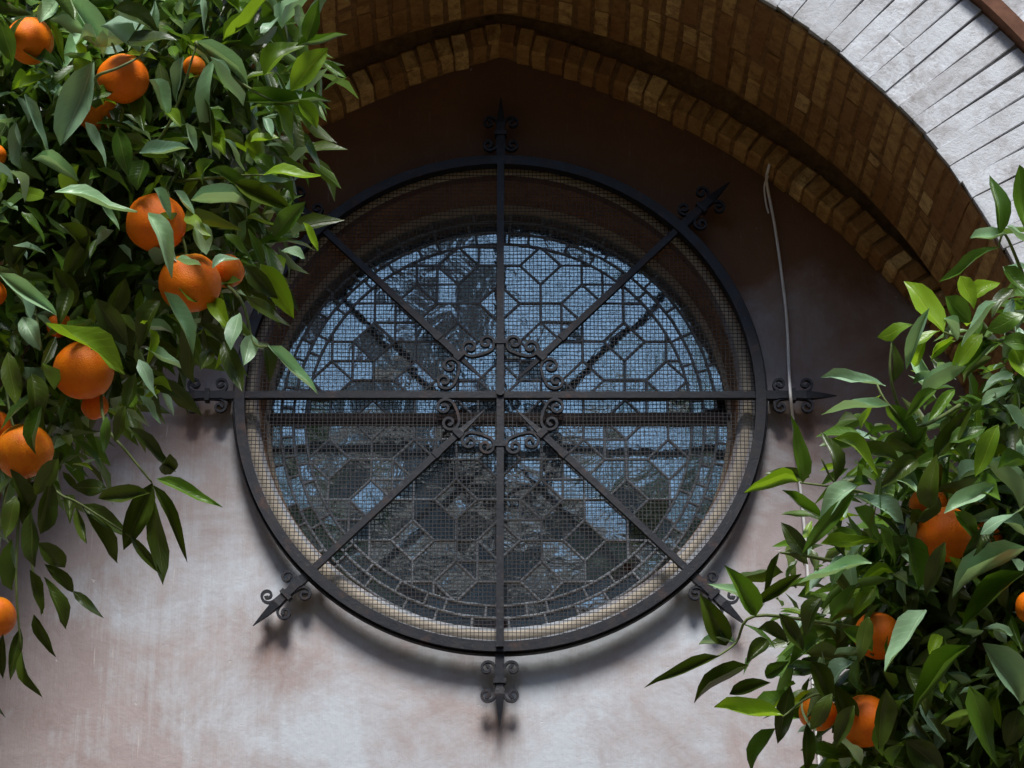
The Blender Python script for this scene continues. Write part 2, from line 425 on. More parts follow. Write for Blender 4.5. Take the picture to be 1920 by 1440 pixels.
# mortar core: strips along the arch
core = MB(); NA = 48
prof = [(YF + 0.004, 0.0), (-0.362, 0.0), (-0.362, 0.016), (-0.112, 0.016), (-0.112, 0.045), (-0.06, 0.045), (-0.06, 'b'), (-0.088, 'b'), (-0.088, None), (0.0, None)]
for side in (1, -1):
    grid = []
    for i in range(NA + 1):
        th = TH0 + (math.pi / 2 - TH0) * i / NA
        row = []
        for (y, d) in prof:
            rho = (lip_r(th) if d is None else min(lip_r(th) + 0.058, FR + 0.03) if d == 'b' else FR + d) + 0.0055
            p = arch_pt(th, rho, y, side)
            if i == 0: p.x = 0
            row.append(p)
        row.append(arch_pt(th, FR + 0.14, 0.0, side)); row.append(arch_pt(th, FR + 0.14, YF + 0.004, side))
        grid.append(row)
    o = len(core.v); nn = len(prof) + 2
    for row in grid: core.v += [tuple(p) for p in row]
    for i in range(NA):
        for k in range(nn - 1): core.f.append((o + i * nn + k, o + i * nn + k + 1, o + (i + 1) * nn + k + 1, o + (i + 1) * nn + k))
adopt(core.build('mortar_bed', M['mortar']), arch)
# jambs below the springing
for side in (1, -1):
    jb = MB(); x0 = FX + FR + 0.012
    jb.box((side * (x0 + 0.3), YF / 2 + 0.002, FZ / 2), (0.6, -YF - 0.004, FZ))
    adopt(jb.build('jamb', M['soffit']), arch)

def chamfer_box(seed, c=0.09, jit=0.05):
    """unit brick (-.5..+.5) with knocked edges and slightly uneven corners: 24 verts"""
    r = random.Random(seed); v = []; idx = {}
    for sx in (-1, 1):
        for sy in (-1, 1):
            for sz in (-1, 1):
                jx, jy, jz = (r.uniform(-jit, jit) for _ in range(3))
                for ax in range(3):
                    p = [sx * 0.5, sy * 0.5, sz * 0.5]
                    cc = [c * 0.45, c * 0.9, c]      # y is the long axis
                    for a2 in range(3):
                        if a2 != ax: p[a2] -= (sx, sy, sz)[a2] * cc[a2] * r.uniform(0.6, 1.5)
                    p[0] += jx; p[1] += jy * 0.25; p[2] += jz * 0.6
                    idx[(sx, sy, sz, ax)] = len(v); v.append(p)
    f = []
    for ax in range(3):
        for s in (-1, 1):
            o = [a for a in range(3) if a != ax]; q = []
            for (a, b) in ((-1, -1), (1, -1), (1, 1), (-1, 1)):
                k = [0, 0, 0]; k[ax] = s; k[o[0]] = a; k[o[1]] = b; q.append(idx[(*k, ax)])
            f.append(tuple(q))
    for ax in range(3):
        o = [a for a in range(3) if a != ax]
        for a in (-1, 1):
            for b in (-1, 1):
                def g_(s, face):
                    k = [0, 0, 0]; k[ax] = s; k[o[0]] = a; k[o[1]] = b; return idx[(*k, face)]
                f.append((g_(-1, o[0]), g_(1, o[0]), g_(1, o[1]), g_(-1, o[1])))
    for sx in (-1, 1):
        for sy in (-1, 1):
            for sz in (-1, 1): f.append(tuple(idx[(sx, sy, sz, a)] for a in range(3)))
    mb = MB(); mb.v = [tuple(p) for p in v]; mb.f = f
    return mb
BRICK_MB = [chamfer_box(i) for i in range(6)]
SOF_ME = [b.mesh('brick_mesh', M['soffit']) for b in BRICK_MB]
WHT_MB = [chamfer_box(40 + i, 0.045, 0.03) for i in range(6)]
WHT_ME = [b.mesh('white_brick_mesh', M['white']) for b in WHT_MB]
def frame_matrix(ex, ey, ez, loc, sx, sy, sz):
    m = Matrix(((ex.x * sx, ey.x * sy, ez.x * sz, loc.x), (ex.y * sx, ey.y * sy, ez.y * sz, loc.y), (ex.z * sx, ey.z * sy, ez.z * sz, loc.z), (0, 0, 0, 1)))
    return m
class Bricks:
    def __init__(s, root, meshes, mbs, limit, mat):
        s.root, s.meshes, s.mbs, s.limit, s.mat = root, meshes, mbs, limit, mat; s.items = []
    def put(s, mtx, seen): s.items.append((mtx, seen))
    def finish(s, rest_name):
        s.items.sort(key=lambda q: -q[1]); rest = MB(); n = 0
        inv = Matrix.Translation(-s.root.location)
        for mtx, seen in s.items:
            k = rng.randrange(len(s.meshes))
            if seen > 0 and n < s.limit:
                o = bpy.data.objects.new('brick', s.meshes[k]); COL.objects.link(o)
                o.parent = s.root; o.matrix_local = inv @ mtx; n += 1
            else:
                rest.add([mtx @ Vector(p) for p in s.mbs[k].v], s.mbs[k].f)
        if rest.v:
            o = adopt(rest.build(rest_name, s.mat), s.root); o['kind'] = 'stuff'
def seen_px(p):
    x, y = proj(p)
    if -60 < x < 1990 and -60 < y < 1500:
        return 1.0 if x > 560 else 0.0
    return 0.0
B = Bricks(arch, SOF_ME, BRICK_MB, 300, M['soffit'])
for (side, th) in rows:
    rad, tan = arch_frame(th, side)
    def brick(y0, y1, rho, thick=0.045, gap=0.007, rise=0.06):
        jr = rng.uniform(-0.004, 0.004); jt = rng.uniform(-0.002, 0.002)
        c = arch_pt(th, rho + rise / 2 + jr, (y0 + y1) / 2, side) + tan * jt
        rot = Matrix.Rotation(rng.uniform(-0.03, 0.03), 3, rad)
        B.put(frame_matrix(rot @ tan, rot @ Vector((0, 1, 0)), rad, c, thick * rng.uniform(0.9, 1.0) - 0.004, abs(y1 - y0) - gap, rise), seen_px(c))
    odd = rng.random()
    # outer order
    if odd < 0.5: brick(YF + 0.006, -0.365, FR)
    else:
        cut = rng.choice((-0.515, -0.46, -0.56)); brick(YF + 0.006, cut, FR); brick(cut, -0.365, FR)
    # middle order, set back
    if rng.random() < 0.45: brick(-0.362, -0.114, FR + 0.016)
    else:
        cut = rng.choice((-0.245, -0.29, -0.2)); brick(-0.362, cut, FR + 0.016); brick(cut, -0.114, FR + 0.016)
    # inner lip
    brick(-0.098 + rng.uniform(-0.006, 0.006), 0.0, lip_r(th), 0.046, 0.003, 0.068)
B.finish('far_bricks')

# whitewashed front ring of long thin voussoirs, brown moulding, outer ring
face = empty('voussoir_ring', (0, YF, 0))
tag(face, 'whitewashed ring of long thin bricks on the front face of the arch', 'brickwork')
pm = on_y(1868, 32, YF); RM = math.hypot(pm.x - FX, pm.z - FZ)      # radius of the moulding
V = Bricks(face, WHT_ME, WHT_MB, 300, M['white'])
for (side, th) in rows:
    rad, tan = arch_frame(th, side)
    def vbrick(r0, r1, y=YF):
        c = arch_pt(th, (r0 + r1) / 2, y + 0.007 + rng.uniform(-0.0025, 0.0025), side)
        wid = PITCHB * ((r0 + r1) / 2) / FR
        rot = Matrix.Rotation(rng.uniform(-0.012, 0.012), 3, Vector((0, 1, 0)))
        x, yy = proj(c); ok = 1.0 if (1200 < x < 2020 and -160 < yy < 900) else 0.0
        V.put(frame_matrix(rot @ tan, rot @ rad, Vector((0, 1, 0)), c, wid * rng.uniform(0.87, 0.95), r1 - r0 + 0.001, 0.03), ok)
    a0 = FR + 0.011 + rng.uniform(-0.004, 0.004)
    if rng.random() < 0.6: vbrick(a0, RM - 0.02)
    else:
        cut = FR + (RM - FR) * rng.choice((0.36, 0.62, 0.45, 0.7)); vbrick(a0, cut); vbrick(cut, RM - 0.02)
    cut = RM + 0.03 + rng.choice((0.12, 0.2, 0.26))
    vbrick(RM + 0.022, cut); vbrick(cut, RM + 0.36)
V.finish('far_voussoirs')
bed = MB()
def ring_strip(mb, r0, r1, y0, y1, n=60, th1=math.pi / 2):
    for side in (1, -1):
        o = len(mb.v)
        for i in range(n + 1):
            th = TH0 + (th1 - TH0) * i / n
            for (r, y) in ((r0, y1), (r0, y0), (r1, y0), (r1, y1)):
                p = arch_pt(th, r, y, side)
                if i == 0: p.x = 0
                mb.v.append(tuple(p))
        for i in range(n):
            for k in range(4): mb.f.append((o + i * 4 + k, o + i * 4 + (k + 1) % 4, o + (i + 1) * 4 + (k + 1) % 4, o + (i + 1) * 4 + k))
ring_strip(bed, FR + 0.022, RM + 0.37, YF + 0.001, YF + 0.03)
adopt(bed.build('pale_mortar_bed', M['wmortar']), face)
ml = MB(); ring_strip(ml, RM - 0.018, RM + 0.02, YF - 0.045, YF + 0.002)
o = adopt(ml.build('moulding', M['moulding']), face); o['label'] = 'thin brown moulding curving over the white bricks'
# facade beyond the rings
fc = MB(); RO = RM + 0.37
for side in (1, -1):
    o = len(fc.v); n = 40
    for i in range(n + 1):
        th = TH0 + (math.pi / 2 - TH0) * i / n
        p = arch_pt(th, RO, YF - 0.004, side)
        if i == 0: p.x = 0
        t = (i / n)
        q = Vector((side * min(5.0, 5.0 * t / 0.6), YF - 0.004, 7.0 if t <= 0.6 else 7.0 - (7.0 - FZ) * (t - 0.6) / 0.4))
        fc.v += [tuple(p), tuple(q)]
    for i in range(n): fc.f.append((o + 2 * i, o + 2 * i + 1, o + 2 * i + 3, o + 2 * i + 2))
    x0 = FX + FR + 0.002
    fc.box((side * (x0 + 5.0) / 2, YF - 0.011, FZ / 2), (5.0 - x0, 0.022, FZ))
fc.box((0, YF / 2 + 0.9, 7.05), (10, 2.6, 0.1))
fwall = fc.build('facade_wall', M['facade']); tag(fwall, 'white facade wall in the top right corner beyond the brown moulding', 'wall')

# ------------------------------------------------------------------ leaded round window
win = empty('leaded_window', (GLX, GY, GLZ - GR))
tag(win, 'round leaded glass window with a brown middle transom in the plaster opening', 'window')
fr = MB()
pts = [Vector((GLX + (GR - 0.002) * math.cos(2 * math.pi * i / 96), GY, GLZ + (GR - 0.002) * math.sin(2 * math.pi * i / 96))) for i in range(96)]
fr.sweep(pts, (0, 1, 0), 0.010, 0.014, closed=True)
adopt(fr.build('window_frame', M['cream']), win)
tb = MB(); tb.box((GLX, GY - 0.004, GLZ), (2 * GR - 0.01, 0.03, 0.015)); adopt(tb.build('transom', M['frame']), win)
tb = MB(); tb.box((GLX, GY - 0.002, GLZ + 0.0125), (2 * GR - 0.012, 0.02, 0.006)); tb.box((GLX, GY - 0.002, GLZ - 0.0125), (2 * GR - 0.012, 0.02, 0.006))
adopt(tb.build('sash_edge', M['frame']), win)
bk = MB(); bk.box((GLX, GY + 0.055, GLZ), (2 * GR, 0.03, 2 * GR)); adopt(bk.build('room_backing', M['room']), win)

def clip(poly, nx, nz, d):
    out = []
    for i, p in enumerate(poly):
        q = poly[(i + 1) % len(poly)]; a = p[0] * nx + p[1] * nz - d; b = q[0] * nx + q[1] * nz - d
        if a <= 0: out.append(p)
        if (a < 0 < b) or (b < 0 < a):
            t = a / (a - b); out.append((p[0] + (q[0] - p[0]) * t, p[1] + (q[1] - p[1]) * t))
    return out
def area(p): return 0.5 * abs(sum(p[i][0] * p[(i + 1) % len(p)][1] - p[(i + 1) % len(p)][0] * p[i][1] for i in range(len(p))))
RIN = GR - 0.108
polys = []
S = 0.0575
def cellpolys(bx, bz, kind):
    x, z = bx * 2 * S, bz * 2 * S; s = S
    if kind == 0:
        yield [(x, z), (x + s, z), (x + 2 * s, z + s), (x + 2 * s, z + 2 * s), (x + s, z + 2 * s), (x, z + s)]
    elif kind == 1:
        yield [(x + s, z), (x + 2 * s, z), (x + 2 * s, z + s), (x + s, z + s)]
        yield [(x, z + s), (x + s, z + s), (x + s, z + 2 * s), (x, z + 2 * s)]
        yield [(x + s, z), (x + s, z + s), (x, z + s)]
        yield [(x + 2 * s, z + s), (x + s, z + 2 * s), (x + s, z + s)]
    else:
        yield [(x + s, z), (x + 2 * s, z), (x + 2 * s, z + s), (x + s, z + 2 * s), (x, z + 2 * s), (x, z + s)]
cells = []
for bx in range(-7, 7):
    for bz in range(-7, 7):
        kind = 0 if (bx + bz) % 2 == 0 else (1 if (bx * 3 + bz) % 4 in (0, 1) else 2)
        cells += list(cellpolys(bx, bz, kind))
        if kind == 0:                      # diamond of four triangles at the corner where all four boxes are cut
            x, z = bx * 2 * S, bz * 2 * S + 2 * S
            cells.append([(x - S, z), (x, z - S), (x + S, z), (x, z + S)])
NP = 72
for c in cells:
    for sgn in (1, -1):
        p = clip(c, 0, -sgn, -0.014)
        if len(p) < 3: continue
        for k in range(NP):
            a = 2 * math.pi * (k + 0.5) / NP; p = clip(p, math.cos(a), math.sin(a), RIN)
            if len(p) < 3: break
        if len(p) >= 3 and area(p) > 0.00018: polys.append(p)
# two border rings of small oblong panes
for ri, (r0, r1) in enumerate(((RIN + 0.001, RIN + 0.034), (RIN + 0.035, RIN + 0.068), (RIN + 0.069, GR - 0.006))):
    a = 0.0 + ri * 0.05
    while a < 2 * math.pi - 0.03:
        da = rng.choice((0.10, 0.15, 0.17, 0.20)); b = min(a + da, 2 * math.pi)
        if 2 * math.pi - b < 0.05: b = 2 * math.pi
        m_ = (a + b) / 2
        poly = [(r0 * math.cos(a), r0 * math.sin(a)), (r1 * math.cos(a), r1 * math.sin(a)), (r1 / math.cos((b - a) / 2) * math.cos(m_) * 0.999, r1 / math.cos((b - a) / 2) * math.sin(m_) * 0.999), (r1 * math.cos(b), r1 * math.sin(b)), (r0 * math.cos(b), r0 * math.sin(b)), (r0 * math.cos(m_), r0 * math.sin(m_))]
        for sgn in (1, -1):
            p = clip(poly, 0, -sgn, -0.014)
            if len(p) >= 3 and area(p) > 0.0002: polys.append(p)
        a = b
edges = {}
for p in polys:
    cx = sum(q[0] for q in p) / len(p); cz = sum(q[1] for q in p) / len(p)
    tx, tz = rng.gauss(0, 0.013), rng.gauss(0, 0.013)
    mb = MB(); n = len(p)
    fv = [Vector((q[0] - cx, 0.003 * 0 + (q[0] - cx) * tx + (q[1] - cz) * tz, q[1] - cz)) for q in p]
    mb.add(fv + [v + Vector((0, 0.004, 0)) for v in fv], [tuple(range(n)), tuple(reversed(range(n, 2 * n)))] + [(i, (i + 1) % n, (i + 1) % n + n, i + n) for i in range(n)])
    o = mb.build('pane', M['glass']); o.parent = win; o.location = (cx, 0, cz + GR)
    for i in range(n):
        a, b = p[i], p[(i + 1) % n]
        if math.hypot(a[0] - b[0], a[1] - b[1]) < 0.004: continue
        key = tuple(sorted(((round(a[0], 3), round(a[1], 3)), (round(b[0], 3), round(b[1], 3)))))
        edges[key] = (a, b)
cm = MB()
for (a, b) in edges.values():
    A = Vector((GLX + a[0], GY - 0.001, GLZ + a[1])); Bv = Vector((GLX + b[0], GY - 0.001, GLZ + b[1]))
    yo = rng.uniform(-0.0012, 0.0012); A.y += yo; Bv.y += yo
    d = (Bv - A).normalized(); cm.sweep([A - d * 0.002, Bv + d * 0.002], (0, 1, 0), [0.0038] * 2, [0.005] * 2, sides=6)
adopt(cm.build('lead_came', M['lead']), win)

# ------------------------------------------------------------------ wrought iron grille
YG = -0.05
HUB = Vector((0, YG, ZC))
gr = empty('window_grille', (0, YG, ZC - RING))
tag(gr, 'round black wrought iron grille with spear finials and wire mesh over the window', 'grille')
def G(o): return adopt(o, gr)
rg = MB(); N = 160
circ = lambda r, y, n=N: [Vector((r * math.cos(2 * math.pi * i / n), y, ZC + r * math.sin(2 * math.pi * i / n))) for i in range(n)]
rg.sweep(circ(RING - 0.013, YG), (0, 1, 0), 0.0132, 0.016, closed=True)
G(rg.build('ring', M['iron']))
rg = MB(); rg.sweep(circ(RING + 0.004, YG + 0.008), (0, 1, 0), 0.0035, 0.012, closed=True, sides=8)
G(rg.build('outer_rim', M['iron'], None, True))
def bar(name, p0, p1, w, h, taper0=None):
    mb = MB(); d = p1 - p0; L = d.length
    if taper0: pts = [p0, p0 + d * 0.13, p0 + d * 0.14, p1]; ws = [w * 0.15, w * 0.8, w, w]; hs = [h * 0.15, h * 0.8, h, h]
    else: pts = [p0, p1]; ws = [w, w]; hs = [h, h]
    mb.sweep(pts, (0, 1, 0), ws, hs, sides=8 if False else 4)
    return G(mb.build(name, M['iron']))
def dirv(deg): a = R_(deg); return Vector((math.cos(a), 0, math.sin(a)))
YV = Vector((0, -0.016, 0))
bar('vertical_bar', HUB + YV + dirv(-90) * (RING - 0.01), HUB + YV + dirv(90) * (RING - 0.01), 0.0094, 0.009)
bar('horizontal_bar', HUB + Vector((0, 0.004, 0)) + dirv(180) * (RING - 0.01), HUB + Vector((0, 0.004, 0)) + dirv(0) * (RING - 0.01), 0.0092, 0.010)
for dg in (45, 135, 225, 315):
    d = dirv(dg)
    bar('diagonal_bar', HUB + d * 0.058, HUB + d * (RING - 0.012), 0.0086, 0.0086, True)
    for rr, sz in ((0.155, 0.0135), (0.235, 0.0108)):
        mb = MB(); mb.sweep([HUB + d * (rr - 0.009), HUB + d * (rr + 0.009)], (0, 1, 0), sz, sz); G(mb.build('collar', M['iron']))
for dg in (0, 90, 180, 270):
    d = dirv(dg); c = HUB + d * 0.145
    mb = MB(); off = YV if dg in (90, 270) else Vector((0, 0.004, 0))
    mb.sweep([c + off - d * 0.007, c + off + d * 0.007], (0, 1, 0), 0.0145, 0.0115); G(mb.build('collar', M['iron']))
mb = MB(); mb.sweep([HUB + Vector((0, -0.027, 0)), HUB + Vector((0, -0.032, 0))], (0, 0, 1), 0.012, 0.012, sides=10); G(mb.build('hub_boss', M['iron']))
def spiral(c, e1, e2, a0, a1, r0, r1, n=26):
    out = []
    for i in range(n):
        t = i / (n - 1); a = a0 + (a1 - a0) * t; r = r0 + (r1 - r0) * (t ** 0.8)
        out.append(c + e1 * (math.cos(a) * r) + e2 * (math.sin(a) * r))
    return out
# C scrolls between straight and diagonal bars
for k in range(8):
    a_s = 90 * ((k + 1) // 2 % 4); a_d = 45 + 90 * (k // 2)
    A = HUB + dirv(a_s) * 0.142 + Vector((0, -0.004, 0)); Bp = HUB + dirv(a_d) * 0.152 + Vector((0, -0.004, 0))
    Mx = (A + Bp) / 2; t = (Bp - A).normalized(); n = (Mx - HUB); n.y = 0; n = (n - t * n.dot(t)).normalized()
    half = (Bp - A).length / 2
    cl = Mx - t * (half - 0.034) + n * 0.016; cr = Mx + t * (half - 0.034) + n * 0.016
    left = spiral(cl, t, n, R_(-90), R_(-90 - 500), 0.0265, 0.004); left.reverse()
    right = spiral(cr, -t, n, R_(-90), R_(-90 - 500), 0.0265, 0.004)
    path = left + [Mx - n * 0.0125] + right
    mb = MB(); nn = len(path); mb.sweep(path, (0, 1, 0), [0.0035 if 3 < i < nn - 4 else 0.0055 for i in range(nn)], 0.0075)
    G(mb.build('scroll', M['iron'], None))
# spear finials outside the ring
def finial(deg):
    d = dirv(deg); s = d.cross(Vector((0, 1, 0))); base = HUB + d * (RING + 0.002) + Vector((0, 0.004, 0))
    mb = MB(); mb.sweep([base - d * 0.01, base + d * 0.03, base + d * 0.031, base + d * 0.085], (0, 1, 0), [0.0115, 0.0115, 0.0095, 0.0095], [0.0095] * 4)
    root = G(mb.build('finial_stem', M['iron']))
    mb = MB(); mb.sweep([base + d * 0.083, base + d * 0.105, base + d * 0.15, base + d * 0.187], (0, 1, 0), [0.0085, 0.0115, 0.0062, 0.001], [0.0085, 0.0105, 0.006, 0.001])
    G(mb.build('spear_point', M['iron']))
    mb = MB(); mb.sweep([base + d * 0.066, base + d * 0.078], (0, 1, 0), 0.0165, 0.0135); G(mb.build('collar', M['iron']))
    for sg in (1, -1):
        for away in (1, -1):
            u0 = 0.072; c = base + d * (u0 + away * 0.034) + s * (sg * 0.032)
            # starts on the bar side, leaves away from the collar, curls back in
            sp = spiral(c, s * (-sg), d * away, R_(0), R_(470), 0.0215, 0.004, 28)
            p = [base + d * (u0 + away * 0.002) + s * (sg * 0.009), base + d * (u0 + away * 0.015) + s * (sg * 0.0088)] + sp
            mb = MB(); nn = len(p); mb.sweep(p, (0, 1, 0), [0.0031 if i < nn - 4 else 0.0055 for i in range(nn)], 0.0065)
            G(mb.build('scroll', M['iron']))
for k in range(8): finial(45 * k)
for k in range(8):
    d = dirv(45 * k); mb = MB(); c = HUB + d * (RING + 0.02)
    mb.sweep([c, Vector((c.x, 0.02, c.z))], (1, 0, 0), 0.006, 0.006, sides=8); G(mb.build('wall_pin', M['iron'], None, True))
# wire mesh
wm = MB(); pw = 0.0109; RMESH = RING - 0.02; nW = int(RMESH / pw)
for i in range(-nW, nW + 1):
    t = i * pw; h = math.sqrt(max(0, RMESH ** 2 - t * t))
    if h < 0.03: continue
    wob = rng.uniform(-0.0008, 0.0008); a_, b_ = [], []
    for q in range(11):
        u = -h + 2 * h * q / 10
        n1 = mnoise.noise(Vector((t * 3, u * 3, 0.3))); n2 = mnoise.noise(Vector((t * 4, u * 4, 7.1)))
        a_.append(Vector((t + wob + 0.0035 * n1, YG + 0.0175 + 0.004 * n2, ZC + u)))
        n1 = mnoise.noise(Vector((u * 3, t * 3, 4.3))); n2 = mnoise.noise(Vector((u * 4, t * 4, 7.1)))
        b_.append(Vector((u, YG + 0.0193 + 0.004 * n2, ZC + t + wob + 0.0035 * n1)))
    wm.sweep(a_, (0, 1, 0), 0.0008, 0.0008); wm.sweep(b_, (0, 1, 0), 0.0008, 0.0008)
o = G(wm.build('wire_mesh', M['wire'])); o['kind'] = 'stuff'

# ------------------------------------------------------------------ white cable
cb = MB()
def P0(x, y, Y): return on_y(x, y, Y)
def smooth(pts, n=6):
    out = []
    for i in range(len(pts) - 1):
        p0 = pts[max(i - 1, 0)]; p1 = pts[i]; p2 = pts[i + 1]; p3 = pts[min(i + 2, len(pts) - 1)]
        for k in range(n):
            t = k / n
            out.append(0.5 * ((2 * p1) + (p2 - p0) * t + (2 * p0 - 5 * p1 + 4 * p2 - p3) * t * t + (3 * p1 - p0 - 3 * p2 + p3) * t ** 3))
    out.append(pts[-1]); return out
cpts = [P0(1452, 285, -0.09), P0(1440, 318, -0.084), P0(1438, 345, -0.03), P0(1452, 420, -0.012), P0(1465, 510, -0.01), P0(1475, 600, -0.012), P0(1479, 690, -0.02), P0(1482, 740, -0.085), P0(1488, 800, -0.03),
        P0(1499, 900, -0.012), P0(1509, 1000, -0.010), P0(1517, 1120, -0.010), P0(1522, 1240, -0.010), P0(1530, 1360, -0.010), P0(1538, 1460, -0.010), P0(1546, 1600, -0.010)]
cb.tube(smooth(cpts), 0.0042, 6)
cable = cb.build('cable', M['cable'], None, True); tag(cable, 'thin white cable hanging from the arch past the right finial down the wall', 'cable')
cb = MB(); cb.tube(smooth([P0(1440, 330, -0.075), P0(1433, 350, -0.03), P0(1436, 380, -0.016), P0(1441, 400, -0.012)]), 0.0026, 6)
lp = cb.build('loose_end', M['cable'], None, True); lp.parent = cable

# ------------------------------------------------------------------ orange trees
def leaf_mesh(name, mat, bend, fold, twist, nu=6, seed=0):
    """leaf of length 1 along +y, width 1 across x, upper side +z; object scale gives real size"""
    r = random.Random(seed); v = []; f = []; uv = []
    for i in range(nu + 1):
        t = i / nu
        w = 0.5 * (math.sin(math.pi * min(1, t ** 0.82)) ** 0.8) if 0 < t < 1 else 0.0
        w = max(w, 0.02 if i == 0 else 0.0)
        z = -bend * t * t + 0.04 * math.sin(t * 7 + seed)
        tw = twist * (t - 0.3)
        for k, s in enumerate((-1, -0.5, 0, 0.5, 1)):
            x = s * w; zz = z + fold * abs(x) - 0.10 * abs(x) * abs(s) + 0.025 * math.sin(t * 11 + s * 3 + seed) * abs(s)
            v.append((x * math.cos(tw), t, zz * 1.0 + x * math.sin(tw)))
            uv.append((0.5 + s * 0.5, t))
    for i in range(nu):
        for k in range(4):
            a = i * 5 + k; f.append((a, a + 1, a + 6, a + 5))
    me = bpy.data.meshes.new(name); me.from_pydata(v, [], f)
    ul = me.uv_layers.new(name='UVMap')
    for li, lp_ in enumerate(me.loops): ul.data[li].uv = uv[lp_.vertex_index]
    me.polygons.foreach_set('use_smooth', [True] * len(me.polygons))
    me.materials.append(mat); me.validate()
    return me
SHAPES = [(0.05, 0.35, 0.2), (0.18, 0.5, -0.4), (0.30, 0.3, 0.5), (0.10, 0.8, 0.0), (-0.08, 0.45, -0.7), (0.42, 0.6, 0.2), (0.0, 0.15, 0.9), (0.22, 0.95, -0.2), (-0.15, 0.6, 0.4)]
LEAF = {k: [leaf_mesh('leaf_mesh', M['leaf_' + k], *s, seed=i) for i, s in enumerate(SHAPES)] for k in 'dglp'}
def leaf_matrix(base, tip, width, up):
    ey = tip - base; L = ey.length; ey.normalize()
    ez = (up - ey * up.dot(ey)).normalized(); ex = ey.cross(ez)
    return frame_matrix(ex, ey, ez, base, width, L, L * 0.9)
class Foliage:
    def __init__(s): s.leaves = []; s.stuff = {k: ([], [], []) for k in 'dglp'}
    def leaf(s, root, mtx, tone):
        o = bpy.data.objects.new('leaf', rng.choice(LEAF[tone])); COL.objects.link(o)
        o.parent = root; o.matrix_local = Matrix.Translation(-root.location) @ mtx; s.leaves.append(o)
STU = [(0, 0, 0), (0.36, 0.25, 0.06), (-0.36, 0.25, 0.06), (0, 0.32, -0.03), (0.42, 0.6, 0.05), (-0.42, 0.6, 0.05), (0, 0.66, -0.07), (0, 1, -0.18)]
STF = [(0, 1, 3), (0, 3, 2), (3, 1, 4, 6), (2, 3, 6, 5), (6, 4, 7), (5, 6, 7)]
STUV = [(0.5, 0), (0.9, 0.25), (0.1, 0.25), (0.5, 0.32), (0.9, 0.6), (0.1, 0.6), (0.5, 0.66), (0.5, 1)]
def crown_mesh(name, items, root, mats):
    v = []; f = []; tone = []; mi = []; uv = []
    for (mtx, k) in items:
        o = len(v); v += [tuple(mtx @ Vector(p)) for p in STU]; f += [tuple(i + o for i in q) for q in STF]
        tone += [rng.random()] * len(STU); mi += [k] * len(STF); uv += STUV
    me = bpy.data.meshes.new(name); me.from_pydata(v, [], f)
    a = me.attributes.new('tone', 'FLOAT', 'POINT'); a.data.foreach_set('value', tone)
    ul = me.uv_layers.new(name='UVMap')
    for li, lp_ in enumerate(me.loops): ul.data[li].uv = uv[lp_.vertex_index]
    for m in mats: me.materials.append(m)
    me.polygons.foreach_set('material_index', mi)
    me.polygons.foreach_set('use_smooth', [True] * len(me.polygons))
    o = adopt(link(name, me), root); o['kind'] = 'stuff'
    return o
def leaf_up(toward=0.55, up=0.6, jit=0.5):
    return (FW * (-toward) + Vector((0, 0, 1)) * up + Vector((rng.gauss(0, jit), rng.gauss(0, jit), rng.gauss(0, jit * 0.5)))).normalized()
def placed(fol, root, spec, depth):
    """hand-placed leaves: base px, tip px, width px, tone, optional depth offset"""
    for q in spec:
        x0, y0, x1, y1, w, tone = q[:6]; dz = q[6] if len(q) > 6 else rng.uniform(-0.05, 0.03)
        d = depth + dz; slope = rng.uniform(-0.035, 0.035)
        b = at(x0, y0, d); t = at(x1, y1, d + slope); Ls = (t - b).length
        wid = max(w * d / FPX * 0.92, 0.16 * Ls)
        fol.leaf(root, leaf_matrix(b, t, wid, leaf_up(0.85, 0.8 if tone in 'pl' else 0.4, 0.25)), tone)
def inside(poly, x, y):
    c = False; j = len(poly) - 1
    for i in range(len(poly)):
        xi, yi = poly[i]; xj, yj = poly[j]
        if (yi > y) != (yj > y) and x < (xj - xi) * (y - yi) / (yj - yi) + xi: c = not c
        j = i
    return c
def twig(root, pts, r0, r1=0.0012, mat='twig', name='twig', n=5):
    s = smooth(pts, n); m = len(s); mb = MB(); mb.tube(s, [r0 + (r1 - r0) * i / (m - 1) for i in range(m)], 6)
    return adopt(mb.build(name, M[mat], None, True), root)
def spray(fol, root, p, d, n, L, tones, up_jit=0.5, items=None):
    """one leafy shoot: leaves alternating round a stem; items collects crown leaves instead of objects"""
    d = d.normalized(); side = d.cross(Vector((rng.gauss(0, 1), rng.gauss(0, 1), rng.gauss(0, 1)))).normalized()
    for i in range(n):
        q = p + d * (L * 0.42 * i); side = Matrix.Rotation(R_(137 + rng.uniform(-25, 25)), 3, d) @ side
        e = (d * rng.uniform(0.35, 0.9) + side * rng.uniform(0.6, 1.0) + Vector((0, 0, -0.25))).normalized()
        l = L * rng.uniform(0.75, 1.25); mtx = leaf_matrix(q, q + e * l, l * rng.uniform(0.27, 0.40), leaf_up(0.3, 0.8, up_jit))
        k = rng.choice(tones)
        if items is None: fol.leaf(root, mtx, k)
        else: items.append((mtx, 'dglp'.index(k)))

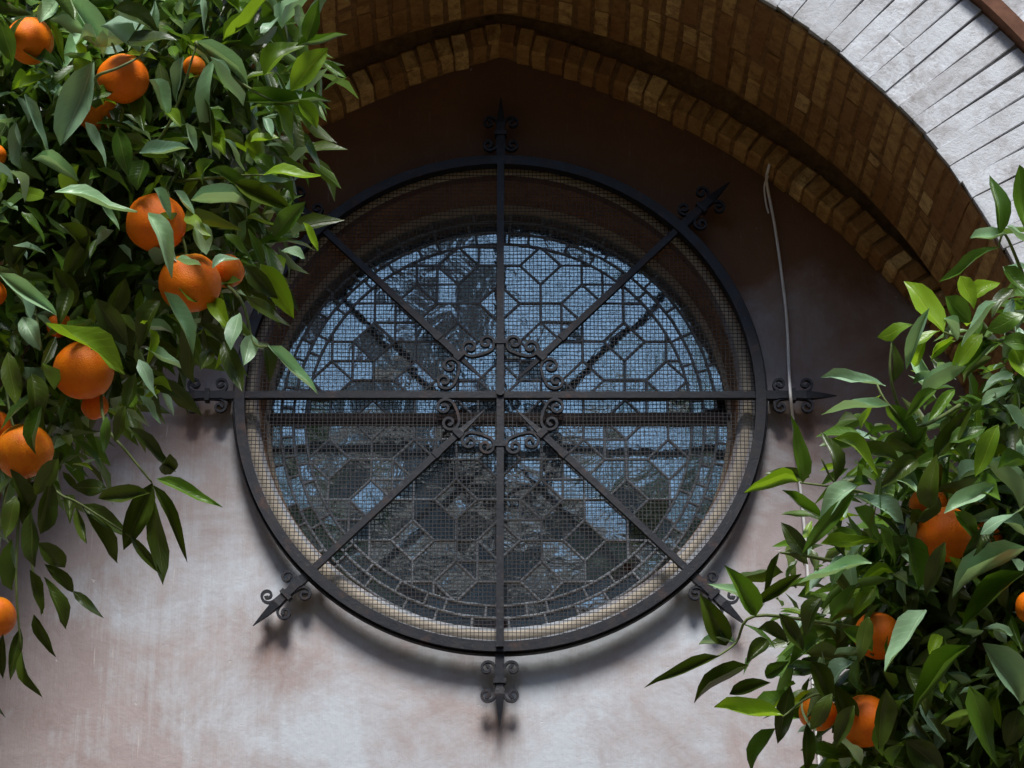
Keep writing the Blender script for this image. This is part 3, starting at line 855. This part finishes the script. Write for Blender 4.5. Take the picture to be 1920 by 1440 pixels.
def tree(label, base, trunk_top, limbs, depth, poly_front, poly_back, spec, centre, crad, n_front, n_back, n_outer, tones_front, twigs, n_near=170):
    root = empty('orange_tree', base); tag(root, label, 'tree')
    fol = Foliage()
    tp = [Vector(base), Vector(base).lerp(trunk_top, 0.4) + Vector((0.03, 0.02, 0)), Vector(base).lerp(trunk_top, 0.75) + Vector((-0.02, 0.02, 0)), Vector(trunk_top)]
    twig(root, tp, 0.075, 0.05, 'bark', 'trunk', 6)
    for lm in limbs: twig(root, [Vector(trunk_top) - Vector((0, 0, 0.05))] + lm, 0.035, 0.007, 'bark', 'limb', 6)
    for tw in twigs: twig(root, [at(x, y, depth + dz) for (x, y, dz) in tw], 0.0032, 0.0014)
    placed(fol, root, spec, depth)
    C = Vector(centre)
    # shoots near the visible face, single leaves as objects
    xs = [p[0] for p in poly_front]; ys = [p[1] for p in poly_front]; tries = 0
    while len(fol.leaves) < n_front and tries < 5000:
        tries += 1
        x = rng.uniform(max(min(xs), -40), min(max(xs), 1960)); y = rng.uniform(max(min(ys), -40), min(max(ys), 1470))
        if not inside(poly_front, x, y): continue
        p = at(x, y, depth + rng.uniform(0.03, 0.20)); d = (p - C).normalized() * 0.6 + Vector((rng.gauss(0, 0.5), -0.35 + rng.gauss(0, 0.4), rng.gauss(-0.1, 0.45)))
        spray(fol, root, p, d, rng.randint(2, 4), rng.uniform(0.042, 0.078), tones_front, 0.6)
    near = []; k = 0
    xs = [p[0] for p in poly_front]; ys = [p[1] for p in poly_front]
    while k < n_near:
        x = rng.uniform(min(xs), max(xs)); y = rng.uniform(min(ys), max(ys))
        if not inside(poly_front, x, y): continue
        p = at(x, y, depth + rng.uniform(0.06, 0.26)); d = (p - C).normalized() * 0.5 + Vector((rng.gauss(0, 0.6), -0.3 + rng.gauss(0, 0.4), rng.gauss(-0.1, 0.5)))
        spray(fol, root, p, d, 3, rng.uniform(0.04, 0.07), 'gggdglp', 0.5, near); k += 1
    # dense inner foliage and the rest of the crown as one mass
    items = near
    xs = [p[0] for p in poly_back]; ys = [p[1] for p in poly_back]; k = 0
    while k < n_back:
        x = rng.uniform(min(xs), max(xs)); y = rng.uniform(min(ys), max(ys))
        if not inside(poly_back, x, y): continue
        p = at(x, y, depth + 0.16 + abs(rng.gauss(0, 0.28))); d = Vector((rng.gauss(0, 1), rng.gauss(0, 1), rng.gauss(-0.2, 0.7)))
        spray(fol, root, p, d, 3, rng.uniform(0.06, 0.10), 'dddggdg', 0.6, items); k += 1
    k = 0
    while k < n_outer:
        v = Vector((rng.gauss(0, 1), rng.gauss(0, 1), rng.gauss(0, 1))).normalized() * (rng.random() ** 0.45)
        p = C + Vector((v.x * crad[0], v.y * crad[1], v.z * crad[2])); x, y = proj(p)
        k += 1
        if -90 < x < 2010 and -90 < y < 1530: continue        # the part in view is built above
        spray(fol, root, p, v + Vector((0, 0, -0.2)), 4, rng.uniform(0.07, 0.10), 'ddgg', 0.6, items)
    crown_mesh('crown', items, root, [M['leaf_d'], M['leaf_g'], M['leaf_l'], M['leaf_p']])
    return root

LEFT = [(130,-6,200,107,46,'p'),(112,-8,77,47,40,'p'),(90,40,182,72,18,'p'),(38,88,112,142,42,'g'),(95,42,122,120,20,'l'),(177,116,122,272,68,'p',-0.02),(35,165,92,150,32,'l'),
 (45,178,105,297,28,'p'),(32,225,50,312,30,'p'),(278,150,320,218,28,'p'),(345,106,324,192,32,'p'),(403,108,374,277,28,'p'),(366,78,472,162,15,'p'),(392,108,442,206,17,'p'),
 (420,78,518,6,30,'l'),(488,62,524,28,22,'p'),(530,56,572,-14,36,'p'),(576,76,602,-6,36,'g'),(494,140,560,62,60,'l'),(545,170,616,90,52,'l'),(556,88,656,74,18,'g'),(608,116,650,146,18,'g'),
 (445,192,622,204,40,'g'),(512,190,550,270,52,'l'),(560,188,596,240,34,'l'),(438,204,508,264,40,'d'),(470,268,522,252,44,'l'),(494,222,512,252,20,'p'),(570,248,600,318,13,'g'),
 (494,328,602,328,38,'l',-0.06),(262,288,357,288,40,'p',-0.06),(103,360,258,396,38,'p',-0.05),(190,384,224,438,16,'p'),(358,376,470,380,34,'p',-0.05),(328,358,362,412,20,'p'),
 (278,398,332,498,40,'p',-0.08),(288,354,322,408,22,'p',-0.07),(374,416,387,478,40,'p'),(398,502,442,472,26,'p',-0.08),(330,488,378,506,15,'p',-0.08),(438,342,548,392,42,'d'),(512,446,574,378,40,'g'),
 (568,418,598,468,15,'l'),(528,470,572,486,28,'p'),(508,394,542,402,18,'p'),(488,496,552,594,46,'l'),(462,556,546,612,30,'d'),(308,548,366,664,32,'p',-0.06),(-4,512,106,598,36,'p'),(14,524,56,602,32,'p'),
 (42,594,76,658,42,'p'),(88,604,232,706,36,'l',-0.08),(450,588,424,644,38,'p'),(472,628,454,688,38,'p'),(503,650,594,750,28,'p',-0.07),(272,654,337,700,28,'p'),(260,674,294,748,34,'p'),(262,742,302,795,25,'p'),
 (498,648,512,705,30,'d'),(352,598,346,724,30,'d'),(376,608,442,654,28,'d'),(420,640,455,735,38,'d'),(395,660,372,700,30,'d'),(200,915,136,914,36,'d'),(286,906,231,1032,50,'d'),(282,925,192,940,36,'d'),(294,898,417,950,28,'g',-0.05),
 (288,910,356,1038,24,'d'),(283,918,307,1096,28,'d'),(150,944,218,1056,26,'d'),(154,946,248,1008,36,'d'),(246,1006,303,1078,21,'d'),(130,928,131,978,24,'d'),(144,952,167,1020,20,'d'),(72,1018,121,1064,40,'d'),
 (84,1058,138,1112,26,'d'),(136,1108,195,1160,22,'d'),(84,1082,122,1180,26,'d'),(55,1068,70,1152,30,'d'),(64,1152,102,1234,26,'d'),(40,1222,62,1312,22,'d'),(38,1178,19,1276,26,'d'),(6,1188,3,1278,23,'d'),
 (240,800,330,885,30,'d'),(318,850,310,895,38,'d'),(235,760,215,830,26,'d'),(200,780,195,850,22,'g'),(70,900,40,985,38,'d'),(95,900,75,1000,40,'d'),(30,930,10,1010,36,'d'),(60,960,50,1060,40,'d'),(25,1010,35,1100,38,'g'),
 (110,860,60,930,40,'d'),(20,880,55,960,34,'d'),(255,700,240,770,30,'d'),(300,560,250,640,40,'d'),(420,560,400,640,36,'d'),(460,500,520,560,38,'d'),(15,660,30,760,40,'d'),(60,700,75,800,46,'d'),(80,760,60,850,30,'g'),(235,520,200,600,44,'d'),
 (10,100,30,30,40,'g'),(0,40,25,120,40,'g'),(210,20,300,60,40,'d'),(240,80,320,60,50,'d'),(300,10,360,40,34,'g'),(380,-10,384,70,16,'p'),(330,-10,300,40,26,'g'),(450,20,420,-30,30,'l'),(480,10,440,50,26,'g'),
 (220,240,240,330,40,'g'),(270,300,255,355,50,'g'),(160,230,205,300,28,'p'),(150,310,130,380,42,'l'),(60,300,150,330,20,'p'),(300,200,340,240,24,'l'),(230,230,290,250,16,'p'),(320,330,300,370,34,'g'),(400,300,360,340,36,'g'),
 (420,260,460,320,26,'p'),(390,320,470,345,30,'g'),(350,230,362,285,22,'p'),(430,150,470,230,36,'d'),(380,180,400,260,36,'d'),(20,320,60,360,30,'p'),(40,400,90,440,36,'g'),(110,420,170,470,34,'d'),(170,440,130,510,40,'d'),(60,460,20,500,30,'d'),
 (480,290,520,330,30,'g'),(500,350,470,400,30,'g'),(460,410,520,420,26,'l'),(420,440,470,480,28,'g'),(20,440,40,520,40,'d'),(100,500,140,580,46,'d'),(180,560,240,650,50,'d'),(130,540,110,610,34,'d')]
RIGHT = [(1874,442,1872,322,34,'g',-0.04),(1922,432,1908,316,44,'g'),(1887,440,1818,456,28,'p'),(1872,464,1760,528,25,'g'),(1768,624,1712,516,56,'l',-0.04),(1800,518,1832,574,42,'l'),(1772,556,1822,606,46,'g'),(1742,578,1688,698,26,'p',-0.05),
 (1872,568,1798,638,23,'p',-0.05),(1768,598,1802,634,26,'p'),(1712,608,1646,634,30,'l'),(1762,622,1698,642,28,'l'),(1736,638,1703,698,28,'l'),(1792,640,1742,672,22,'l'),(1842,626,1784,694,40,'l'),(1672,638,1672,718,20,'d'),(1660,726,1542,684,18,'p'),
 (1668,758,1541,780,25,'p',-0.05),(1662,758,1718,834,36,'g'),(1812,688,1722,752,27,'p'),(1756,730,1698,772,26,'g'),(1504,904,1489,782,36,'g',-0.06),(1566,904,1558,802,32,'d',-0.03),(1518,894,1432,888,31,'d'),(1497,906,1398,913,14,'l'),(1538,974,1456,922,21,'g'),
 (1608,908,1528,964,46,'p',-0.05),(1602,926,1502,1030,32,'g',-0.06),(1566,820,1652,862,40,'l'),(1604,846,1692,864,38,'d'),(1604,928,1694,984,36,'p',-0.04),(1602,952,1656,1016,60,'g'),(1512,1044,1468,978,35,'d'),(1538,1022,1642,1030,36,'l'),(1634,1058,1498,1082,29,'p',-0.05),
 (1462,1036,1428,1134,18,'d'),(1504,1076,1418,1134,27,'d'),(1417,1154,1364,1062,46,'g',-0.05),(1410,1144,1354,1080,24,'p'),(1362,1210,1314,1116,50,'d',-0.03),(1380,1206,1308,1200,25,'p'),(1348,1231,1208,1284,27,'d',-0.05),(1404,1248,1298,1310,28,'d'),(1368,1302,1444,1278,30,'d'),
 (1468,1344,1338,1339,36,'l',-0.06),(1454,1366,1404,1444,38,'g'),(1512,1356,1512,1450,28,'d'),(1482,1286,1458,1394,38,'d'),(1738,1146,1652,1250,56,'p',-0.06),(1818,1212,1703,1328,40,'g',-0.06),(1926,1028,1778,1110,42,'p',-0.05),(1926,1072,1795,1174,47,'g',-0.05),
 (1842,1206,1924,1324,72,'p',-0.04),(1818,1286,1872,1440,56,'g',-0.03),(1698,1004,1728,1104,42,'g'),(1772,1016,1734,1118,36,'d',-0.09),(1848,862,1924,950,46,'p'),(1872,796,1828,894,42,'l',-0.05),(1798,902,1856,868,42,'p'),(1770,964,1868,902,36,'p',-0.06),(1838,1002,1926,946,36,'p',-0.06),
 (1750,862,1822,768,42,'d'),(1880,760,1926,802,30,'p'),(1698,1388,1764,1444,62,'d'),(1692,1398,1656,1446,34,'g'),(1742,954,1746,866,46,'d',-0.09),(1650,842,1742,846,30,'d'),(1540,1120,1500,1180,40,'d'),(1560,1160,1620,1100,40,'g'),(1460,1150,1500,1220,36,'d'),(1420,1180,1480,1200,34,'d'),
 (1540,1200,1480,1240,40,'g'),(1580,1180,1640,1220,40,'g'),(1600,1240,1540,1280,46,'p'),(1520,1240,1560,1320,44,'d'),(1560,1280,1600,1380,46,'d'),(1480,1240,1430,1270,30,'g'),(1440,1200,1400,1240,34,'d'),(1660,1290,1640,1400,50,'d',-0.09),(1700,1250,1740,1340,50,'d'),(1640,1100,1600,1160,36,'l'),
 (1900,540,1860,600,40,'d'),(1880,500,1926,560,40,'g'),(1920,590,1850,620,40,'g'),(1820,560,1870,520,40,'l'),(1900,650,1930,720,50,'l'),(1880,640,1930,650,40,'g'),(1900,700,1840,740,34,'p'),(1840,760,1900,720,30,'p'),(1830,790,1780,840,36,'g'),(1780,780,1790,840,50,'d'),(1740,800,1700,850,40,'g'),
 (1720,860,1660,900,40,'d'),(1680,900,1740,930,36,'p'),(1640,900,1660,960,40,'g'),(1580,1040,1560,1100,34,'p'),(1560,1000,1620,1000,30,'g'),(1880,980,1930,1000,36,'p'),(1870,880,1930,860,36,'g'),(1900,1190,1840,1180,30,'p'),(1910,1330,1890,1400,50,'d'),(1770,1190,1800,1260,20,'g'),
 (1620,1020,1580,1060,26,'p'),(1545,930,1570,990,30,'g'),(1650,990,1690,1060,30,'g'),(1780,830,1850,800,40,'g'),(1790,958,1842,1012,34,'g',-0.05),(1602,1322,1562,1402,40,'d',-0.07),(1628,1156,1612,1240,34,'d',-0.06),(1850,990,1810,1050,34,'d',-0.04),(1560,1300,1520,1370,34,'d',-0.06),(1680,1330,1650,1420,40,'g',-0.07),(1760,930,1720,985,34,'d',-0.03),(1690,800,1660,760,30,'l'),(1790,730,1740,790,24,'g')]
DL, DR = 3.55, 3.55
left_front = [(-40, -40), (560, -40), (575, 60), (560, 200), (545, 330), (540, 470), (480, 560), (400, 620), (330, 660), (230, 760), (150, 840), (60, 920), (-40, 1000)]
left_back = [(-90, -90), (530, -90), (535, 60), (520, 220), (515, 330), (500, 460), (440, 540), (370, 590), (330, 630), (220, 700), (170, 760), (90, 800), (-90, 850)]
right_front = [(1960, 480), (1880, 560), (1780, 640), (1720, 760), (1600, 860), (1560, 960), (1500, 1100), (1470, 1230), (1520, 1330), (1560, 1470), (1960, 1470)]
right_back = [(2010, 640), (1920, 700), (1860, 790), (1760, 900), (1690, 960), (1640, 1080), (1580, 1180), (1560, 1260), (1610, 1400), (1640, 1530), (2010, 1530)]
lt = tree('orange tree on the left with fruit hanging before the grille', (-1.25, -2.35, 0), Vector((-1.2, -2.4, 1.75)),
     [[Vector((-1.1, -2.45, 2.3)), Vector((-0.8, -2.5, 2.9)), at(150, 500, DL + 0.25)], [Vector((-1.3, -2.3, 2.5)), Vector((-1.1, -2.3, 3.3)), at(200, 120, DL + 0.3)], [Vector((-1.5, -2.1, 2.5)), Vector((-1.8, -2.0, 3.1))]],
     DL, left_front, left_back, LEFT, (-1.15, -2.2, 3.15), (0.85, 0.8, 0.95), 300, 1000, 1000, 'ggglppgl',
     [[(190, 700, 0.1), (195, 790, 0.02), (240, 850, 0), (285, 905, 0)], [(100, 800, 0.1), (70, 880, 0.02), (110, 925, 0), (150, 945, 0), (245, 1006, 0)], [(40, 800, 0.12), (55, 900, 0.03), (60, 1060, 0), (80, 1150, 0)], [(40, 900, 0.05), (30, 1080, 0.01), (40, 1220, 0)], [(30, 820, 0.12), (5, 960, 0.06), (-12, 1060, 0.03), (-12, 1112, 0.02)],
      [(180, 300, 0.15), (300, 260, 0.04), (370, 80, 0.0)], [(366, 78, 0), (430, 140, 0), (515, 190, 0), (575, 190, 0)], [(330, 340, 0.1), (440, 330, 0.02), (494, 328, -0.05)], [(380, 500, 0.1), (450, 560, 0.02), (475, 640, 0.0), (500, 650, -0.05)], [(75, 655, 0.0), (60, 560, 0.05), (20, 500, 0.1)], [(190, 175, 0.02), (180, 145, -0.06), (220, 128, -0.07), (252, 112, -0.06), (280, 95, 0.0)]])
rt_ = tree('orange tree on the right with leafy shoots over the pink wall', (1.35, -2.35, 0), Vector((1.3, -2.4, 1.45)),
     [[Vector((1.2, -2.45, 1.9)), Vector((1.0, -2.5, 2.3)), at(1760, 1150, DR + 0.25)], [Vector((1.4, -2.3, 2.1)), Vector((1.2, -2.3, 2.8)), at(1890, 620, DR + 0.2)], [Vector((1.6, -2.1, 2.1)), Vector((1.9, -2.0, 2.6))]],
     DR, right_front, right_back, RIGHT, (1.25, -2.2, 2.55), (0.85, 0.8, 0.85), 270, 900, 900, 'ggglpgpd',
     [[(1780, 1000, 0.15), (1660, 940, 0.02), (1605, 920, 0), (1500, 905, -0.02)], [(1800, 760, 0.1), (1720, 800, 0.02), (1665, 758, -0.02), (1640, 710, 0)], [(1750, 1200, 0.15), (1560, 1170, 0.02), (1415, 1155, -0.02), (1380, 1205, 0), (1345, 1231, -0.02)], [(1650, 1330, 0.1), (1540, 1300, 0.02), (1468, 1344, -0.04)],
      [(1890, 640, 0.1), (1800, 632, 0), (1768, 622, -0.02)], [(1920, 520, 0.08), (1885, 440, 0), (1872, 464, 0)], [(1600, 1060, 0.05), (1500, 1040, 0), (1462, 1036, 0)], [(1720, 860, 0.05), (1672, 720, 0), (1672, 640, 0)], [(1600, 900, 0.0), (1566, 905, 0), (1540, 860, 0.0)]])

# oranges: (px, py, r px, depth offset, label)
def orange(px, py, rpx, dz, depth, label, tilt):
    c = at(px, py, depth + dz); r = rpx * (depth + dz) / FPX
    bm = bmesh.new(); bmesh.ops.create_uvsphere(bm, u_segments=28, v_segments=18, radius=1.0)
    sd = rng.random() * 50
    for v in bm.verts:
        k = 1 + 0.07 * mnoise.noise(v.co * 1.1 + Vector((sd, 0, 0))) + 0.012 * mnoise.noise(v.co * 5 + Vector((sd, 0, 0))); v.co *= k
        v.co.z *= 0.94
        d = math.hypot(v.co.x, v.co.y)
        if v.co.z > 0: v.co.z -= 0.10 * math.exp(-(d / 0.22) ** 2)
    me = bpy.data.meshes.new('orange'); bm.to_mesh(me); bm.free(); me.materials.append(M['orange'])
    me.polygons.foreach_set('use_smooth', [True] * len(me.polygons))
    o = link('orange', me); o.location = c; o.scale = (r, r, r); o.rotation_euler = (rng.uniform(-0.3, 0.3), tilt, rng.uniform(0, 6))
    tag(o, label, 'orange', 'oranges hanging in the trees')
    mb = MB(); pts = []
    for i in range(10):
        a = 2 * math.pi * i / 10; rr = 0.17 if i % 2 == 0 else 0.09
        pts.append((rr * math.cos(a), rr * math.sin(a), 0.875))
    mb.add(pts + [(0, 0, 0.93), (0, 0, 0.80)], [(i, (i + 1) % 10, 10) for i in range(10)] + [((i + 1) % 10, i, 11) for i in range(10)])
    sx_, sy_ = rng.uniform(-0.7, 0.7), rng.uniform(-0.7, 0.7)
    mb.tube(smooth([Vector((0, 0, 0.86)), Vector((0.02, 0, 1.15)), Vector((0.3 * sx_, 0.3 * sy_, 1.9)), Vector((sx_, sy_, 3.0))], 4), 0.045, 6)
    cx_ = mb.build('calyx', M['calyx']); cx_.parent = o
    return o
OL = [(56, 76, 46, 0.04, 'orange in the top left corner, topmost on the left tree'), (230, 148, 49, 0.03, 'orange with a thin dark twig across it, upper left'), (182, 205, 42, 0.14, 'deep red shaded orange just below the twig-crossed one'),
      (364, 124, 21, 0.06, 'small partly hidden orange right of the twig-crossed one'), (292, 418, 57, 0.03, 'orange crossed by a long pale leaf, upper of the middle pair'), (357, 530, 60, 0.02, 'large orange at the lower front of the left middle cluster'),
      (424, 508, 34, 0.07, 'small orange tucked right of the large one in the left cluster'), (157, 694, 58, 0.05, 'shaded orange under a long yellow-green leaf on the lower left'), (112, 610, 24, 0.09, 'sliver of orange just above the long yellow-green leaf'),
      (-12, 805, 38, 0.085, 'orange cut by the left edge just above the lowest full one'), (46, 846, 54, 0.02, 'lowest full orange of the left tree, at the left edge'), (-12, 1156, 42, 0.02, 'orange at the left edge far below the others, beside hanging leaves'),
      (-10, 290, 22, 0.03, 'small orange cut by the left edge near the top'), (178, 762, 26, 0.10, 'small orange peeking out below the shaded one'), (-14, 550, 26, 0.04, 'sliver of orange at the left edge at mid height')]
for k, (x, y, r, dz, lb) in enumerate(OL): orange(x, y, r, dz, DL, lb, rng.uniform(-0.5, 0.5))
OR = [(1742, 948, 38, 0.135, 'brightest orange of the right tree, under dark leaves'), (1772, 1002, 54, 0.07, 'large reddish orange below the brightest one on the right'), (1836, 1016, 44, 0.14, 'reddish orange touching the right side of the large one'),
      (1646, 1192, 46, 0.07, 'dark red orange beside a broad pale leaf on the right'), (1622, 1352, 52, 0.06, 'lowest orange of the right tree, split by a dark leaf'), (1534, 1335, 36, 0.11, 'dark shaded orange left of the lowest one'), (1938, 1138, 34, 0.0, 'orange cut by the right edge')]
for (x, y, r, dz, lb) in OR: orange(x, y, r, dz, DR, lb, rng.uniform(-0.5, 0.5))

# ------------------------------------------------------------------ across the courtyard (seen in the glass; added side blockers are unseen)
bl = empty('courtyard_building', (0, -17, 0)); tag(bl, 'long tiled building across the courtyard, mirrored dark in the lower glass', 'building')
mb = MB(); mb.box((-1, -20, 4.6), (44, 6, 9.2)); adopt(mb.build('wall', M['far_wall']), bl)
for sx in (-1, 1):  # unseen wings, added to cut sky light from the sides
    mb = MB(); mb.box((sx * 9.0, -9.5, 5.2), (6, 14.9, 10.4)); adopt(mb.build('side_wing', M['far_wall']), bl)  # added unseen sky-light blocker, not a real wing
mb = MB(); mb.add([(-23.5, -16.5, 9.15), (21.5, -16.5, 9.15), (21.5, -20, 10.9), (-23.5, -20, 10.9), (-23.5, -23.5, 9.15), (21.5, -23.5, 9.15)], [(0, 1, 2, 3), (3, 2, 5, 4), (0, 3, 4), (1, 5, 2), (0, 4, 5, 1)])
adopt(mb.build('roof', M['far_roof']), bl)
for i in range(-6, 7):
    for z in (2.4, 6.4):
        mb = MB(); x = i * 2.9
        mb.box((x, -16.97, z), (1.1, 0.08, 1.9)); w = adopt(mb.build('window', M['far_tower']), bl)
        mb = MB(); mb.box((x, -16.94, z), (0.86, 0.06, 1.66)); p = mb.build('pane', M['far_glass']); p.parent = w; p.matrix_parent_inverse = Matrix.Translation((0, 17, 0))
tw = empty('gabled_tower', (-1.2, -30, 0)); tag(tw, 'grey gabled tower mirrored in the upper left glass', 'tower')
mb = MB(); mb.box((-1.25, -30, 8.2), (1.9, 1.9, 16.4)); adopt(mb.build('wall', M['far_tower']), tw)
mb = MB(); mb.add([(-2.35, -28.9, 16.3), (-0.15, -28.9, 16.3), (-1.25, -28.9, 17.6), (-2.35, -31.1, 16.3), (-0.15, -31.1, 16.3), (-1.25, -31.1, 17.6)], [(0, 1, 2), (3, 5, 4), (0, 2, 5, 3), (1, 4, 5, 2), (0, 3, 4, 1)])
adopt(mb.build('roof', M['far_roof']), tw)
def far_tree(base, c, r, n, label):
    root = empty('courtyard_tree', base); tag(root, label, 'tree')
    twig(root, [Vector(base), Vector((base[0] + 0.1, base[1], c[2] * 0.5)), Vector(c)], 0.2, 0.06, 'bark', 'trunk', 5)
    items = []
    for _ in range(n):
        v = Vector((rng.gauss(0, 1), rng.gauss(0, 1), rng.gauss(0, 1))).normalized() * (rng.random() ** 0.4)
        p = Vector(c) + Vector((v.x * r[0], v.y * r[1], v.z * r[2])); e = Vector((rng.gauss(0, 1), rng.gauss(0, 1), rng.gauss(0, 1))).normalized()
        l = rng.uniform(0.16, 0.3); items.append((leaf_matrix(p, p + e * l, l * 0.5, leaf_up(0, 0.6, 0.8)), rng.choice((0, 0, 1))))
    crown_mesh('crown', items, root, [M['leaf_d'], M['leaf_g']])
far_tree((2.6, -13, 0), (2.4, -13, 7.6), (1.5, 1.3, 2.3), 1500, 'leafy tree mirrored at the right edge of the glass')
far_tree((-3.0, -12.5, 0), (-2.8, -12.5, 7.2), (1.6, 1.4, 2.4), 1600, 'leafy tree mirrored at the left edge of the glass')
